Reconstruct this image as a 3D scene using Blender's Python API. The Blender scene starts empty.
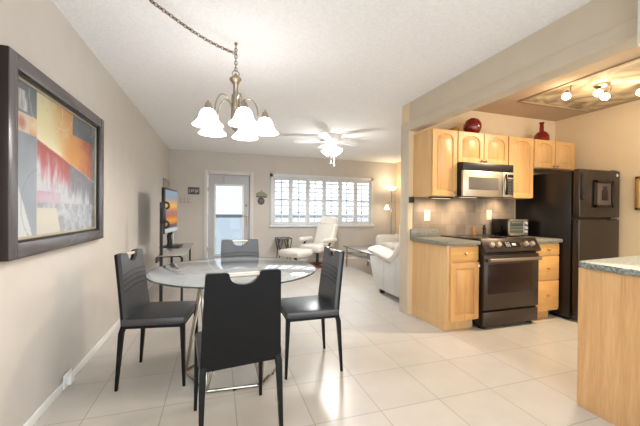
import bpy, bmesh, math, random
from mathutils import Vector, Matrix
random.seed(7)
PI = math.pi
scene = bpy.context.scene
C = scene.collection

# ------------------------------------------------------------------ camera
YAW, PITCH, ROLL, CAM_H, FPX = .3126, -.0068, .0092, 1.2131, 317.99
s_, c_ = math.sin(YAW), math.cos(YAW)
F = Vector((s_, c_, 0)); R = Vector((c_, -s_, 0)); U = Vector((0, 0, 1))
fw = math.cos(PITCH)*F + math.sin(PITCH)*U
u1 = math.cos(PITCH)*U - math.sin(PITCH)*F
rt = math.cos(ROLL)*R + math.sin(ROLL)*u1
up = math.cos(ROLL)*u1 - math.sin(ROLL)*R
cam = bpy.data.cameras.new('camera'); cam_o = bpy.data.objects.new('camera', cam); C.objects.link(cam_o)
cam.sensor_width = 36; cam.lens = FPX/640*36; cam.clip_start = .02
m = Matrix((rt, up, -fw)).transposed().to_4x4(); m.translation = (0, 0, CAM_H)
cam_o.matrix_world = m
scene.camera = cam_o

# ------------------------------------------------------------------ world, light, exposure
w = bpy.data.worlds.new('daylight'); scene.world = w; w.use_nodes = True
bg = w.node_tree.nodes['Background']
bg.inputs[0].default_value = (.88, .94, 1, 1); bg.inputs[1].default_value = 2.9
scene.view_settings.view_transform = 'Standard'; scene.view_settings.look = 'None'
scene.view_settings.gamma = 1; scene.view_settings.exposure = 0.3
scene.view_settings.use_curve_mapping = False
scene.cycles.max_bounces = 12; scene.cycles.transparent_max_bounces = 12
scene.cycles.diffuse_bounces = 6; scene.cycles.sample_clamp_indirect = 6

def area(name, loc, direction, sx, sy, energy, col=(1, 1, 1)):
    l = bpy.data.lights.new(name, 'AREA'); l.shape = 'RECTANGLE'; l.size = sx; l.size_y = sy
    l.energy = energy; l.color = col
    o = bpy.data.objects.new(name, l); C.objects.link(o); o.location = loc
    o.rotation_euler = Vector(direction).to_track_quat('-Z', 'Y').to_euler()
    return o
P_WIN, P_DOOR = 8, 3
area('window_daylight', (2.5, 7.75, 1.45), (0, -1, -.1), 2.6, 1.2, P_WIN, (.93, .97, 1))
area('door_daylight', (.25, 7.75, 1.1), (0, -1, -.1), .6, 1.6, P_DOOR, (.93, .97, 1))

def point(name, loc, energy, col, r=.04, parent=None):
    l = bpy.data.lights.new(name, 'POINT'); l.energy = energy; l.color = col; l.shadow_soft_size = r
    o = bpy.data.objects.new(name, l); C.objects.link(o); o.location = loc
    if parent: o.parent = parent; o.location = Vector(loc)-parent.location
    return o
def spot(name, loc, target, energy, col, ang=100, r=.03, blend=.6):
    l = bpy.data.lights.new(name, 'SPOT'); l.energy = energy; l.color = col; l.shadow_soft_size = r
    l.spot_size = math.radians(ang); l.spot_blend = blend
    o = bpy.data.objects.new(name, l); C.objects.link(o); o.location = loc
    o.rotation_euler = (Vector(target)-Vector(loc)).to_track_quat('-Z', 'Y').to_euler()
    return o
WARM = (1, .81, .57); SOFT = (1, .975, .95)
P_CHAND, P_FAN, P_LAMP, P_TRACK, P_UNDER = 5, 15, 5, 2.4, 3.6

# ------------------------------------------------------------------ materials
def lin(c):
    return tuple((v/255/12.92 if v/255 <= .04045 else ((v/255+.055)/1.055)**2.4) for v in c) + (1,)
def nodes_of(name):
    mt = bpy.data.materials.new(name); mt.use_nodes = True
    nt = mt.node_tree; return mt, nt, nt.nodes['Principled BSDF']
def N(nt, t, **kw):
    n = nt.nodes.new(t)
    for k, v in kw.items():
        if k in n.inputs: n.inputs[k].default_value = v
        else: setattr(n, k, v)
    return n
def mat(name, col, rough=.5, metal=0, var=.06, scale=6, bump=0, bscale=80, spec=.5, stretch=None, coat=0):
    mt, nt, p = nodes_of(name)
    p.inputs['Roughness'].default_value = rough; p.inputs['Metallic'].default_value = metal
    p.inputs['Specular IOR Level'].default_value = spec; p.inputs['Coat Weight'].default_value = coat
    tc = N(nt, 'ShaderNodeTexCoord'); src = tc.outputs['Object']
    if stretch:
        mp = N(nt, 'ShaderNodeMapping', Scale=stretch); nt.links.new(src, mp.inputs[0]); src = mp.outputs[0]
    nz = N(nt, 'ShaderNodeTexNoise', Scale=scale, Detail=4.0); nt.links.new(src, nz.inputs['Vector'])
    rp = N(nt, 'ShaderNodeValToRGB'); c = lin(col)
    rp.color_ramp.elements[0].position = .3; rp.color_ramp.elements[1].position = .7
    rp.color_ramp.elements[0].color = tuple(x*(1-var) for x in c[:3])+(1,)
    rp.color_ramp.elements[1].color = tuple(min(1, x*(1+var)) for x in c[:3])+(1,)
    nt.links.new(nz.outputs['Fac'], rp.inputs[0]); nt.links.new(rp.outputs[0], p.inputs['Base Color'])
    if bump:
        n2 = N(nt, 'ShaderNodeTexNoise', Scale=bscale, Detail=3.0); nt.links.new(tc.outputs['Object'], n2.inputs['Vector'])
        b = N(nt, 'ShaderNodeBump', Strength=bump, Distance=.01); nt.links.new(n2.outputs['Fac'], b.inputs['Height'])
        nt.links.new(b.outputs[0], p.inputs['Normal'])
    return mt
def emit(name, col, strength):
    mt, nt, p = nodes_of(name)
    p.inputs['Base Color'].default_value = lin(col); p.inputs['Emission Color'].default_value = lin(col)
    p.inputs['Emission Strength'].default_value = strength; p.inputs['Roughness'].default_value = .4
    return mt
def glass(name, tint, ior=1.5, body=.0, bodycol=(200, 210, 210), rough=0.0):
    mt, nt, p = nodes_of(name); nt.nodes.remove(p); out = nt.nodes['Material Output']
    tr = N(nt, 'ShaderNodeBsdfTransparent', Color=lin(tint)); gl = N(nt, 'ShaderNodeBsdfGlossy', Roughness=rough)
    fr = N(nt, 'ShaderNodeFresnel', IOR=ior); mx = N(nt, 'ShaderNodeMixShader')
    df = N(nt, 'ShaderNodeBsdfDiffuse', Color=lin(bodycol)); m2 = N(nt, 'ShaderNodeMixShader', Fac=body)
    nt.links.new(tr.outputs[0], m2.inputs[1]); nt.links.new(df.outputs[0], m2.inputs[2])
    ge = N(nt, 'ShaderNodeNewGeometry'); iv = N(nt, 'ShaderNodeMath', operation='SUBTRACT'); iv.inputs[0].default_value = 1
    nt.links.new(ge.outputs['Backfacing'], iv.inputs[1]); ml = N(nt, 'ShaderNodeMath', operation='MULTIPLY')
    nt.links.new(fr.outputs[0], ml.inputs[0]); nt.links.new(iv.outputs[0], ml.inputs[1])   # the far side of the sheet does not mirror again
    nt.links.new(ml.outputs[0], mx.inputs[0]); nt.links.new(m2.outputs[0], mx.inputs[1]); nt.links.new(gl.outputs[0], mx.inputs[2])
    nt.links.new(mx.outputs[0], out.inputs[0]); return mt
def tile_mat(name, col, grout, size, origin, rough, axes='XY', mortar=.006, var=.05, bump=.25, spec=.5, offset=0.0):
    mt, nt, p = nodes_of(name); p.inputs['Roughness'].default_value = rough; p.inputs['Specular IOR Level'].default_value = spec
    g = N(nt, 'ShaderNodeNewGeometry'); sp = N(nt, 'ShaderNodeSeparateXYZ'); cb = N(nt, 'ShaderNodeCombineXYZ')
    nt.links.new(g.outputs['Position'], sp.inputs[0])
    for i, a in enumerate(axes):
        ad = N(nt, 'ShaderNodeMath', operation='SUBTRACT'); ad.inputs[1].default_value = origin[i]
        nt.links.new(sp.outputs[a], ad.inputs[0]); nt.links.new(ad.outputs[0], cb.inputs[i])
    br = N(nt, 'ShaderNodeTexBrick', Scale=1.0); br.offset = offset; br.squash = 1
    br.inputs['Mortar Size'].default_value = mortar/2; br.inputs['Mortar Smooth'].default_value = .2
    br.inputs['Brick Width'].default_value = size[0]; br.inputs['Row Height'].default_value = size[1]
    c = lin(col)
    br.inputs['Color1'].default_value = tuple(x*(1-var) for x in c[:3])+(1,)
    br.inputs['Color2'].default_value = tuple(min(1, x*(1+var)) for x in c[:3])+(1,)
    br.inputs['Mortar'].default_value = lin(grout)
    nt.links.new(cb.outputs[0], br.inputs['Vector'])
    nz = N(nt, 'ShaderNodeTexNoise', Scale=5.0, Detail=6.0); nt.links.new(g.outputs['Position'], nz.inputs['Vector'])
    mp = N(nt, 'ShaderNodeMapRange'); mp.inputs['From Min'].default_value = .3; mp.inputs['From Max'].default_value = .7
    mp.inputs['To Min'].default_value = 1-var*1.2; mp.inputs['To Max'].default_value = 1+var
    nt.links.new(nz.outputs['Fac'], mp.inputs[0])
    mu = N(nt, 'ShaderNodeMix', data_type='RGBA', blend_type='MULTIPLY'); mu.inputs[0].default_value = 1
    nt.links.new(br.outputs['Color'], mu.inputs[6]); nt.links.new(mp.outputs[0], mu.inputs[7])
    nt.links.new(mu.outputs[2], p.inputs['Base Color'])
    b = N(nt, 'ShaderNodeBump', Strength=bump, Distance=.004, invert=True); nt.links.new(br.outputs['Fac'], b.inputs['Height'])
    nt.links.new(b.outputs[0], p.inputs['Normal'])
    return mt
def wood(name, col, dark, axis='Z', rough=.38, strength=1.0):
    mt, nt, p = nodes_of(name); p.inputs['Roughness'].default_value = rough
    tc = N(nt, 'ShaderNodeTexCoord')
    sc = {'Z': (14, 14, .9), 'X': (.9, 14, 14), 'Y': (14, .9, 14)}[axis]
    mp = N(nt, 'ShaderNodeMapping', Scale=sc); nt.links.new(tc.outputs['Object'], mp.inputs[0])
    nz = N(nt, 'ShaderNodeTexNoise', Scale=1.6, Detail=5.0, Distortion=.6); nt.links.new(mp.outputs[0], nz.inputs['Vector'])
    n2 = N(nt, 'ShaderNodeTexNoise', Scale=9.0, Detail=3.0); nt.links.new(mp.outputs[0], n2.inputs['Vector'])
    ad = N(nt, 'ShaderNodeMix'); ad.inputs[0].default_value = .35
    nt.links.new(nz.outputs['Fac'], ad.inputs[2]); nt.links.new(n2.outputs['Fac'], ad.inputs[3])
    rp = N(nt, 'ShaderNodeValToRGB'); rp.color_ramp.elements[0].position = .5-.16/strength; rp.color_ramp.elements[1].position = .5+.1/strength
    rp.color_ramp.elements[0].color = lin(dark); rp.color_ramp.elements[1].color = lin(col)
    nt.links.new(ad.outputs[0], rp.inputs[0]); nt.links.new(rp.outputs[0], p.inputs['Base Color'])
    return mt
def speckle(name, c1, c2, c3, rough=.3):
    mt, nt, p = nodes_of(name); p.inputs['Roughness'].default_value = rough
    tc = N(nt, 'ShaderNodeTexCoord'); nz = N(nt, 'ShaderNodeTexNoise', Scale=75.0, Detail=4.0)
    nt.links.new(tc.outputs['Object'], nz.inputs['Vector'])
    rp = N(nt, 'ShaderNodeValToRGB'); e = rp.color_ramp.elements
    e[0].position = .35; e[0].color = lin(c1); e[1].position = .66; e[1].color = lin(c3)
    k = e.new(.5); k.color = lin(c2)
    nt.links.new(nz.outputs['Fac'], rp.inputs[0]); nt.links.new(rp.outputs[0], p.inputs['Base Color']); return mt

M = {}
M['wall'] = mat('tan_wall_paint', (201, 195, 187), .85, var=.02, bump=.05, bscale=120, spec=.2)
M['kwall'] = mat('warm_wall_paint', (224, 203, 168), .85, var=.02, bump=.05, bscale=120, spec=.2)
M['ceil'] = mat('popcorn_ceiling', (242, 242, 243), .95, var=.04, scale=45, bump=.6, bscale=70, spec=.1)
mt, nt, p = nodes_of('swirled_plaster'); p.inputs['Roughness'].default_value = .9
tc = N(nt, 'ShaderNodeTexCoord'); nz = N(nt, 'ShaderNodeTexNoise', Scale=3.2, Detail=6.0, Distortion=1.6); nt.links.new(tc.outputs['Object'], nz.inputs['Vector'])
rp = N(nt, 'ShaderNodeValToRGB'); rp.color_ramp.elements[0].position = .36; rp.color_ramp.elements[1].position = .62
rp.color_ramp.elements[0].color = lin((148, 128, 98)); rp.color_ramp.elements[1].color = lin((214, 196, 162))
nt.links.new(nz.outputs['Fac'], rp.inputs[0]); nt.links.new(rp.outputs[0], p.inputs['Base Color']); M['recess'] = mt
M['kceil'] = mat('shaded_kitchen_ceiling', (196, 174, 146), .9, var=.04, scale=30, bump=.4, bscale=70, spec=.1)  # darker than the main ceiling, contrast shade put into the colour
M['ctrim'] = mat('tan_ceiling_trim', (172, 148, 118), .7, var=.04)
M['header'] = mat('header_paint', (204, 192, 172), .85, var=.02, spec=.2)
M['white'] = mat('white_paint', (232, 231, 228), .45, var=.02)
M['doorwhite'] = mat('door_paint_backlit', (186, 186, 187), .45, var=.02)  # white door greyed, its backlit shade is put into the paint colour
M['casing'] = mat('casing_paint_backlit', (208, 204, 200), .5, var=.02)  # toned down like the door, backlit shade painted in
M['shutter'] = mat('shutter_paint', (213, 216, 219), .5, var=.02)
M['floor'] = tile_mat('floor_tile', (196, 190, 182), (164, 157, 148), (.42, .435), (.955-4.2, 1.715-4.35), .28, mortar=.007, var=.035)
M['splash'] = tile_mat('stone_backsplash', (154, 136, 116), (132, 117, 99), (.15, .15), (2.14, .91), .55, axes='XZ', mortar=.004, var=.2, offset=.5)
M['maple'] = wood('maple', (220, 174, 114), (204, 154, 94))
M['maple_panel'] = wood('maple_side_panel', (226, 188, 136), (214, 172, 119))
M['maple_h'] = wood('maple_drawer', (222, 172, 104), (206, 152, 84), 'X')
M['oak_panel'] = wood('oak_panel', (226, 184, 130), (202, 152, 98), strength=.9)
M['laminate'] = speckle('granite_laminate', (84, 92, 90), (128, 136, 131), (164, 168, 160), .5)
M['laminate_k'] = speckle('granite_laminate_warm', (112, 112, 104), (130, 128, 118), (148, 144, 132))
M['steel'] = mat('black_stainless', (78, 69, 63), .3, metal=.75, var=.03, scale=3, stretch=(1, 1, 60))
M['steel_l'] = mat('stainless', (206, 196, 180), .34, metal=.85, var=.03, scale=3, stretch=(60, 1, 1))
M['steel_m'] = mat('grey_steel', (158, 146, 134), .3, metal=.85, var=.03)
M['black'] = mat('black_plastic', (20, 18, 18), .35, var=.05)
M['blackgloss'] = mat('black_glass', (14, 10, 10), .08, var=.05)
M['fridge'] = mat('fridge_black_finish', (62, 54, 48), .2, var=.04, metal=.55)
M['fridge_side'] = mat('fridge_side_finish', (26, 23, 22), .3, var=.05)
M['ovenglass'] = mat('oven_glass', (34, 12, 11), .14, var=.05, spec=.3)
M['leather'] = mat('leather_with_glare', (60, 61, 64), .34, var=.08, scale=14, bump=.1, bscale=260, spec=.75)  # black leather lifted to grey, the glare is put into its colour
M['leather_b'] = mat('black_leather', (9, 9, 10), .5, var=.1, scale=14, bump=.12, bscale=260, spec=.25)
M['seam'] = mat('seam_thread', (24, 24, 26), .6)
M['chrome'] = mat('chrome', (168, 162, 152), .14, metal=1, var=.02)
M['nickel'] = mat('brushed_nickel', (168, 156, 140), .32, metal=1, var=.04)
M['grip'] = mat('satin_grip', (206, 194, 178), .3, metal=.4, var=.02)
M['glass'] = glass('table_glass', (232, 236, 237), 2.3, .32, (218, 224, 228))  # milky diffuse share stands in for reflected windows and wall
M['glassrim'] = mat('glass_rim', (52, 74, 72), .15, var=.05)
M['pane'] = glass('window_glass', (250, 252, 252), 1.2)
M['doorpane'] = glass('door_glass', (196, 199, 201), 1.3)
M['balglass'] = glass('frosted_balustrade', (236, 240, 242), 1.2, .12, (225, 228, 230))
M['shelfglass'] = glass('shelf_glass', (215, 220, 220), 1.8, .55, (214, 212, 206))  # pale diffuse body: reflected wall and windows put into the colour
M['shade'] = emit('lit_white_glass', (255, 253, 250), 5.2)
M['shade_f'] = emit('lit_fan_glass', (255, 253, 250), 2.6)
M['shade_w'] = emit('lit_warm_glass', (255, 240, 212), 2.2)
M['lens'] = emit('lamp_lens', (255, 236, 205), .5)
M['bulb'] = emit('lit_bulb', (255, 236, 200), 9)
M['frame_d'] = mat('dark_frame', (84, 79, 80), .26, var=.06, spec=.8)
M['frame_b'] = mat('dark_frame_side', (30, 16, 16), .4, var=.06)
M['gold'] = mat('gold_frame', (186, 146, 84), .4, metal=.5)
M['cream'] = mat('cream_leather', (226, 221, 212), .42, var=.04, bump=.08, bscale=200)
M['cream_s'] = mat('grey_white_leather', (206, 205, 202), .45, var=.04, bump=.08, bscale=200)
M['redwood'] = mat('red_brown_wood', (122, 54, 40), .35, var=.15)
M['redglass'] = mat('red_glaze', (120, 12, 10), .1, var=.1, coat=.6)
M['amber'] = mat('amber_glaze', (168, 116, 52), .3, var=.1)
M['muntin'] = mat('muntin_grey', (138, 141, 144), .5)
M['plaq_d'] = mat('dark_plaque', (84, 82, 82), .6, var=.25, scale=30)
M['plaq_l'] = mat('pale_plaque', (176, 170, 162), .6, var=.12, scale=40)
M['ivory'] = mat('ivory_plastic', (238, 226, 202), .4, var=.02)
M['bronze'] = mat('bronze_chain', (120, 100, 76), .35, metal=.9)
M['concrete'] = mat('balcony_paint', (214, 214, 214), .8)
M['silver'] = mat('silver_plastic', (198, 200, 206), .35, var=.02)

# ------------------------------------------------------------------ mesh helpers
def B(): return bmesh.new()
def box(bm, x0, x1, y0, y1, z0, z1, bev=0, seg=2, mtx=None):
    t = bmesh.new(); r = bmesh.ops.create_cube(t, size=1)
    for v in t.verts: v.co = Vector(((x0+x1)/2+v.co.x*(x1-x0), (y0+y1)/2+v.co.y*(y1-y0), (z0+z1)/2+v.co.z*(z1-z0)))
    if bev: bmesh.ops.bevel(t, geom=t.edges[:], offset=min(bev, .49*min(x1-x0, y1-y0, z1-z0)), segments=seg, profile=.5, affect='EDGES')
    merge(bm, t, mtx); return bm
def merge(bm, t, mtx=None):
    if mtx: bmesh.ops.transform(t, matrix=mtx, verts=t.verts)
    me = bpy.data.meshes.new('tmp'); t.to_mesh(me); t.free(); bm.from_mesh(me); bpy.data.meshes.remove(me)
def tube(bm, pts, r, n=8, caps=True, sq=False):
    pts = [Vector(p) for p in pts]; rs = r if isinstance(r, (list, tuple)) else [r]*len(pts)
    rings = []; ref = None
    for i, p in enumerate(pts):
        d = (pts[min(i+1, len(pts)-1)]-pts[max(i-1, 0)]).normalized()
        if ref is None:
            ref = Vector((1, 0, 0)) if abs(d.x) < .8 else Vector((0, 1, 0))
        a = (ref - d*ref.dot(d)).normalized(); b = d.cross(a); ref = a
        off = PI/4 if sq else 0
        rings.append([bm.verts.new(p+rs[i]*(math.cos(off+2*PI*k/n)*a+math.sin(off+2*PI*k/n)*b)) for k in range(n)])
    for i in range(len(rings)-1):
        for k in range(n): bm.faces.new((rings[i][k], rings[i][(k+1) % n], rings[i+1][(k+1) % n], rings[i+1][k]))
    if caps: bm.faces.new(rings[0][::-1]); bm.faces.new(rings[-1])
    return bm
def torus(bm, c, R0, r, mtx=None, n=14, k=6):
    t = bmesh.new(); g = [[t.verts.new(((R0+r*math.cos(2*PI*j/k))*math.cos(2*PI*i/n), (R0+r*math.cos(2*PI*j/k))*math.sin(2*PI*i/n), r*math.sin(2*PI*j/k))) for j in range(k)] for i in range(n)]
    for i in range(n):
        for j in range(k): t.faces.new((g[i][j], g[(i+1) % n][j], g[(i+1) % n][(j+1) % k], g[i][(j+1) % k]))
    merge(bm, t, Matrix.Translation(c) @ (mtx or Matrix()))
def lathe(bm, prof, n=24, loc=(0, 0, 0), mtx=None):
    t = bmesh.new(); rings = []
    for (r, z) in prof:
        rings.append([t.verts.new((r*math.cos(2*PI*k/n), r*math.sin(2*PI*k/n), z)) for k in range(n)] if r > 1e-5 else [t.verts.new((0, 0, z))])
    for a, b in zip(rings, rings[1:]):
        for k in range(n):
            q = [a[k % len(a)], a[(k+1) % n % len(a)], b[(k+1) % n % len(b)], b[k % len(b)]]
            q2 = []
            for v in q:
                if v not in q2: q2.append(v)
            if len(q2) > 2: t.faces.new(q2)
    bmesh.ops.recalc_face_normals(t, faces=t.faces)
    merge(bm, t, Matrix.Translation(loc) @ (mtx or Matrix())); return bm
def prism(bm, poly, a0, a1, axis='Y', mtx=None, bev=0):
    # poly 2D; extruded along axis from a0 to a1. axis Y: poly=(x,z); Z: (x,y); X: (y,z)
    def P(p, a): return {'Y': (p[0], a, p[1]), 'Z': (p[0], p[1], a), 'X': (a, p[0], p[1])}[axis]
    t = bmesh.new(); A = [t.verts.new(P(p, a0)) for p in poly]; D = [t.verts.new(P(p, a1)) for p in poly]
    fa = t.faces.new(A); fd = t.faces.new(D[::-1]); n = len(poly)
    for i in range(n): t.faces.new((A[i], D[i], D[(i+1) % n], A[(i+1) % n]))
    bmesh.ops.recalc_face_normals(t, faces=t.faces)
    if bev:
        es = [e for e in t.edges if len(e.link_faces) == 2 and e.calc_face_angle(0) > .6]
        bmesh.ops.bevel(t, geom=es, offset=bev, segments=2, profile=.5, affect='EDGES')
    merge(bm, t, mtx); return bm
def obj(name, bm, m, parent=None, world=True, smooth=True):
    me = bpy.data.meshes.new(name); bmesh.ops.recalc_face_normals(bm, faces=bm.faces)
    if parent and world: 
        off = Vector(parent.location)
        pp = parent.parent
        while pp: off += Vector(pp.location); pp = pp.parent
        bmesh.ops.translate(bm, vec=-off, verts=bm.verts)
    bm.to_mesh(me); bm.free(); me.materials.append(M[m] if isinstance(m, str) else m)
    if smooth:
        me.shade_smooth() if hasattr(me, 'shade_smooth') else None
        try: me.set_sharp_from_angle(angle=math.radians(38))
        except Exception: pass
    o = bpy.data.objects.new(name, me); C.objects.link(o)
    if parent: o.parent = parent
    return o
def tag(o, label, cat, group=None):
    o['label'] = label; o['category'] = cat
    if group: o['group'] = group
    return o
def thing(name, label, cat, loc=(0, 0, 0), rotz=0, group=None):
    o = bpy.data.objects.new(name, None); C.objects.link(o); o.empty_display_size = .1
    o.location = loc; o.rotation_euler = (0, 0, rotz); return tag(o, label, cat, group)
def one(name, bm, m, label, cat, loc, group=None):
    # a thing that is a single mesh, built in world coordinates, with its origin at loc
    bmesh.ops.translate(bm, vec=-Vector(loc), verts=bm.verts)
    o = obj(name, bm, m); o.location = loc; return tag(o, label, cat, group)
def struct(name, bm, m, parent=None):
    o = obj(name, bm, m, parent); o['kind'] = 'structure'; return o
def copy_tree(o, parent=None):
    c = o.copy(); C.objects.link(c)
    if parent: c.parent = parent
    for ch in list(o.children): copy_tree(ch, c)
    return c

# ------------------------------------------------------------------ the setting
XL, XR, YB, YF, H = -.98, 4.5, 7.416, -1.6, 2.495
XH = 2.139; KY = 3.24; KY2 = 3.395
struct('floor', box(B(), XL-.15, XR+.15, YF, YB+.15, -.1, 0), 'floor')
# ceiling with the raised light recess over the kitchen
RX0, RX1, RY0, RY1, RZ = 3.3, 4.42, .3, 2.77, 2.495
b = B()
box(b, XL-.15, XH+.1, YF, YB+.15, H, H+.15); box(b, XH+.1, XR+.15, KY+.08, YB+.15, H, H+.15)
struct('ceiling', b, 'ceil')
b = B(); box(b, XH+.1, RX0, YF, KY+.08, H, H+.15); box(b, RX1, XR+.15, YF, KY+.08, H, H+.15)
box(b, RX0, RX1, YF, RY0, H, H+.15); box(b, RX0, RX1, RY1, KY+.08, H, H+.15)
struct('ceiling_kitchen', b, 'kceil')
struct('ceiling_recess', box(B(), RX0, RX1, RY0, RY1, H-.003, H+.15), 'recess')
b = B()
for q in ((RX0-.03, RX0+.012, RY0, RY1+.03), (RX1-.012, RX1+.03, RY0, RY1+.03), (RX0, RX1, RY1-.012, RY1+.03)): box(b, q[0], q[1], q[2], q[3], H-.012, H, .003)
struct('trim_2', b, 'ctrim')
struct('wall_left', box(B(), XL-.12, XL, YF, YB+.12, 0, H), 'wall')
struct('wall_right', box(B(), XR, XR+.12, YF, YB+.12, 0, H), 'kwall')
# back wall with openings for the door and the window
DX0, DX1, DZ = -.2, .70, 2.0
WX0, WX1, WZ0, WZ1 = 1.24, 3.76, .87, 2.0
b = B()
for (x0, x1, z0, z1) in ((XL, DX0, 0, H), (DX0, DX1, DZ, H), (DX1, WX0, 0, H), (WX0, WX1, 0, WZ0), (WX0, WX1, WZ1, H), (WX1, XR, 0, H)):
    box(b, x0, x1, YB, YB+.12, z0, z1)
struct('wall_back', b, 'wall')
struct('wall_kitchen_back', box(B(), XH, XR, KY, KY2, 0, H), 'kwall')
b = box(B(), XH, XH+.12, YF, KY, 2.167, H); box(b, XH-.012, XH, YF, KY2, 2.167, 2.268, .002)
box(b, XH-.012, XH, KY, KY2, 0, 2.167, .002)
struct('trim_1', b, 'header')
b = B(); box(b, XL, XL+.012, YF, YB, 0, .055, .003); struct('baseboard_left', b, 'white')
b = B(); box(b, XL, DX0-.09, YB-.012, YB, 0, .055, .003); box(b, DX1+.09, XR, YB-.012, YB, 0, .055, .003); struct('baseboard_back', b, 'white')
# backsplash of stone tile
struct('wall_backsplash', box(B(), 2.2, 3.76, KY-.008, KY, .90, 1.40), 'splash')

# balcony outside
b = box(B(), -2.5, 6.5, YB+.12, 9.4, -.2, -.06); struct('floor_balcony', b, 'concrete')
struct('wall_balcony', box(B(), -2.5, 6.5, 9.22, 9.235, -.06, 1.0), 'balglass')
struct('trim_balcony', box(B(), -2.5, 6.5, 9.17, 9.29, 1.0, 1.09), 'muntin')

# window with plantation shutters
win = bpy.data.objects.new('window_1', None); C.objects.link(win); win.location = (2.5, YB, WZ0); win['kind'] = 'structure'
b = B()
for (x0, x1, z0, z1) in ((WX0-.07, WX0, WZ0-.05, WZ1+.07), (WX1, WX1+.06, WZ0-.05, WZ1+.07), (WX0-.07, WX1+.06, WZ1, WZ1+.07)):
    box(b, x0, x1, YB-.03, YB+.0, z0, z1, .005)
obj('window_frame', b, 'shutter', win)
obj('window_sill', box(B(), WX0-.09, WX1+.08, YB-.06, YB, WZ0-.05, WZ0, .006), 'shutter', win)
obj('window_pane', box(B(), WX0, WX1, YB+.09, YB+.096, WZ0, WZ1), 'pane', win)
b = B()
npan = 6; pw = (WX1-WX0)/npan
for k in range(npan):
    cx = WX0+pw*(k+.5); box(b, cx-.012, cx+.012, YB+.07, YB+.09, WZ0, WZ1)
for z in (1.17, 1.47, 1.76): box(b, WX0, WX1, YB+.07, YB+.09, z-(.022 if z == 1.47 else .012), z+(.022 if z == 1.47 else .012))
obj('muntin', b, 'muntin', win)
for k in range(npan):
    x0 = WX0+pw*k; x1 = x0+pw; b = B()
    st = .052
    box(b, x0+.002, x0+st, YB-.012, YB+.02, WZ0+.002, WZ1-.002, .003); box(b, x1-st, x1-.002, YB-.012, YB+.02, WZ0+.002, WZ1-.002, .003)
    box(b, x0+st, x1-st, YB-.012, YB+.02, WZ0+.002, WZ0+.09, .003); box(b, x0+st, x1-st, YB-.012, YB+.02, WZ1-.075, WZ1-.002, .003)
    n = 9
    for i in range(n):
        z = WZ0+.09+(WZ1-.165-WZ0)*(i+.5)/n
        mtx = Matrix.Translation(((x0+x1)/2, YB+.008, z)) @ Matrix.Rotation(.46, 4, 'X')
        box(b, -(x1-x0)/2+st, (x1-x0)/2-st, -.042, .042, -.005, .005, .003, 1, mtx)
    box(b, (x0+x1)/2-.005, (x0+x1)/2+.005, YB-.036, YB-.028, WZ0+.12, WZ1-.1)
    obj('shutter_panel', b, 'shutter', win)

# glazed door
dr = bpy.data.objects.new('door_1', None); C.objects.link(dr); dr.location = (.25, YB, 0); dr['kind'] = 'structure'
b = B(); box(b, DX0-.085, DX0, YB-.02, YB+.1, 0, DZ+.085, .004); box(b, DX1, DX1+.085, YB-.02, YB+.1, 0, DZ+.085, .004); box(b, DX0, DX1, YB-.02, YB+.1, DZ, DZ+.085, .004)
obj('door_frame', b, 'casing', dr)
GX0, GX1, GZ0, GZ1 = -.04, .55, .22, 1.76
b = B()
box(b, DX0+.004, GX0, YB+.02, YB+.06, .01, DZ-.004); box(b, GX1, DX1-.004, YB+.02, YB+.06, .01, DZ-.004)
box(b, GX0, GX1, YB+.02, YB+.06, GZ1, DZ-.004); box(b, GX0, GX1, YB+.02, YB+.06, .01, GZ0)
obj('door_slab', b, 'doorwhite', dr)
b = B()
for (x0, x1, z0, z1) in ((GX0-.03, GX0+.01, GZ0-.03, GZ1+.03), (GX1-.01, GX1+.03, GZ0-.03, GZ1+.03), (GX0, GX1, GZ1-.01, GZ1+.03), (GX0, GX1, GZ0-.03, GZ0+.01)):
    box(b, x0, x1, YB+.008, YB+.022, z0, z1, .004)
obj('glazing_bead', b, 'white', dr)
obj('door_pane', box(B(), GX0, GX1, YB+.038, YB+.044, GZ0, GZ1), 'doorpane', dr)
for z in (1.32,):
    b = lathe(B(), [(0, 0), (.032, 0), (.032, .014), (.02, .022), (0, .022)], 20, (.635, YB+.02, z), Matrix.Rotation(PI/2, 4, 'X')); obj('deadbolt', b, 'nickel', dr)
b = lathe(B(), [(0, 0), (.032, 0), (.032, .012), (.012, .016), (.012, .05), (0, .05)], 20, (.635, YB+.02, 1.08), Matrix.Rotation(PI/2, 4, 'X'))
tube(b, [(.635, YB-.03, 1.08), (.60, YB-.032, 1.08), (.54, YB-.03, 1.075)], .009); hnd = obj('door_handle', b, 'nickel', dr)
b = B(); box(b, .625, .645, YB+.005, YB+.02, .85, 1.2, .003); obj('lock_plate', b, 'nickel', dr)
b = B(); box(b, DX0+.0, DX0+.02, YB-.024, YB+.03, 1.62, 1.72, .003); box(b, DX0+.0, DX0+.02, YB-.024, YB+.03, .3, .4, .003); obj('hinge', b, 'nickel', dr)
b = B(); box(b, .135, .15, YB-.0, YB+.019, 1.84, 1.998, .003); tube(b, [(.1425, YB-.002, 1.85), (.1425, YB-.03, 1.835), (.1425, YB-.035, 1.86)], .005); obj('hook', b, 'nickel', dr)

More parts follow.
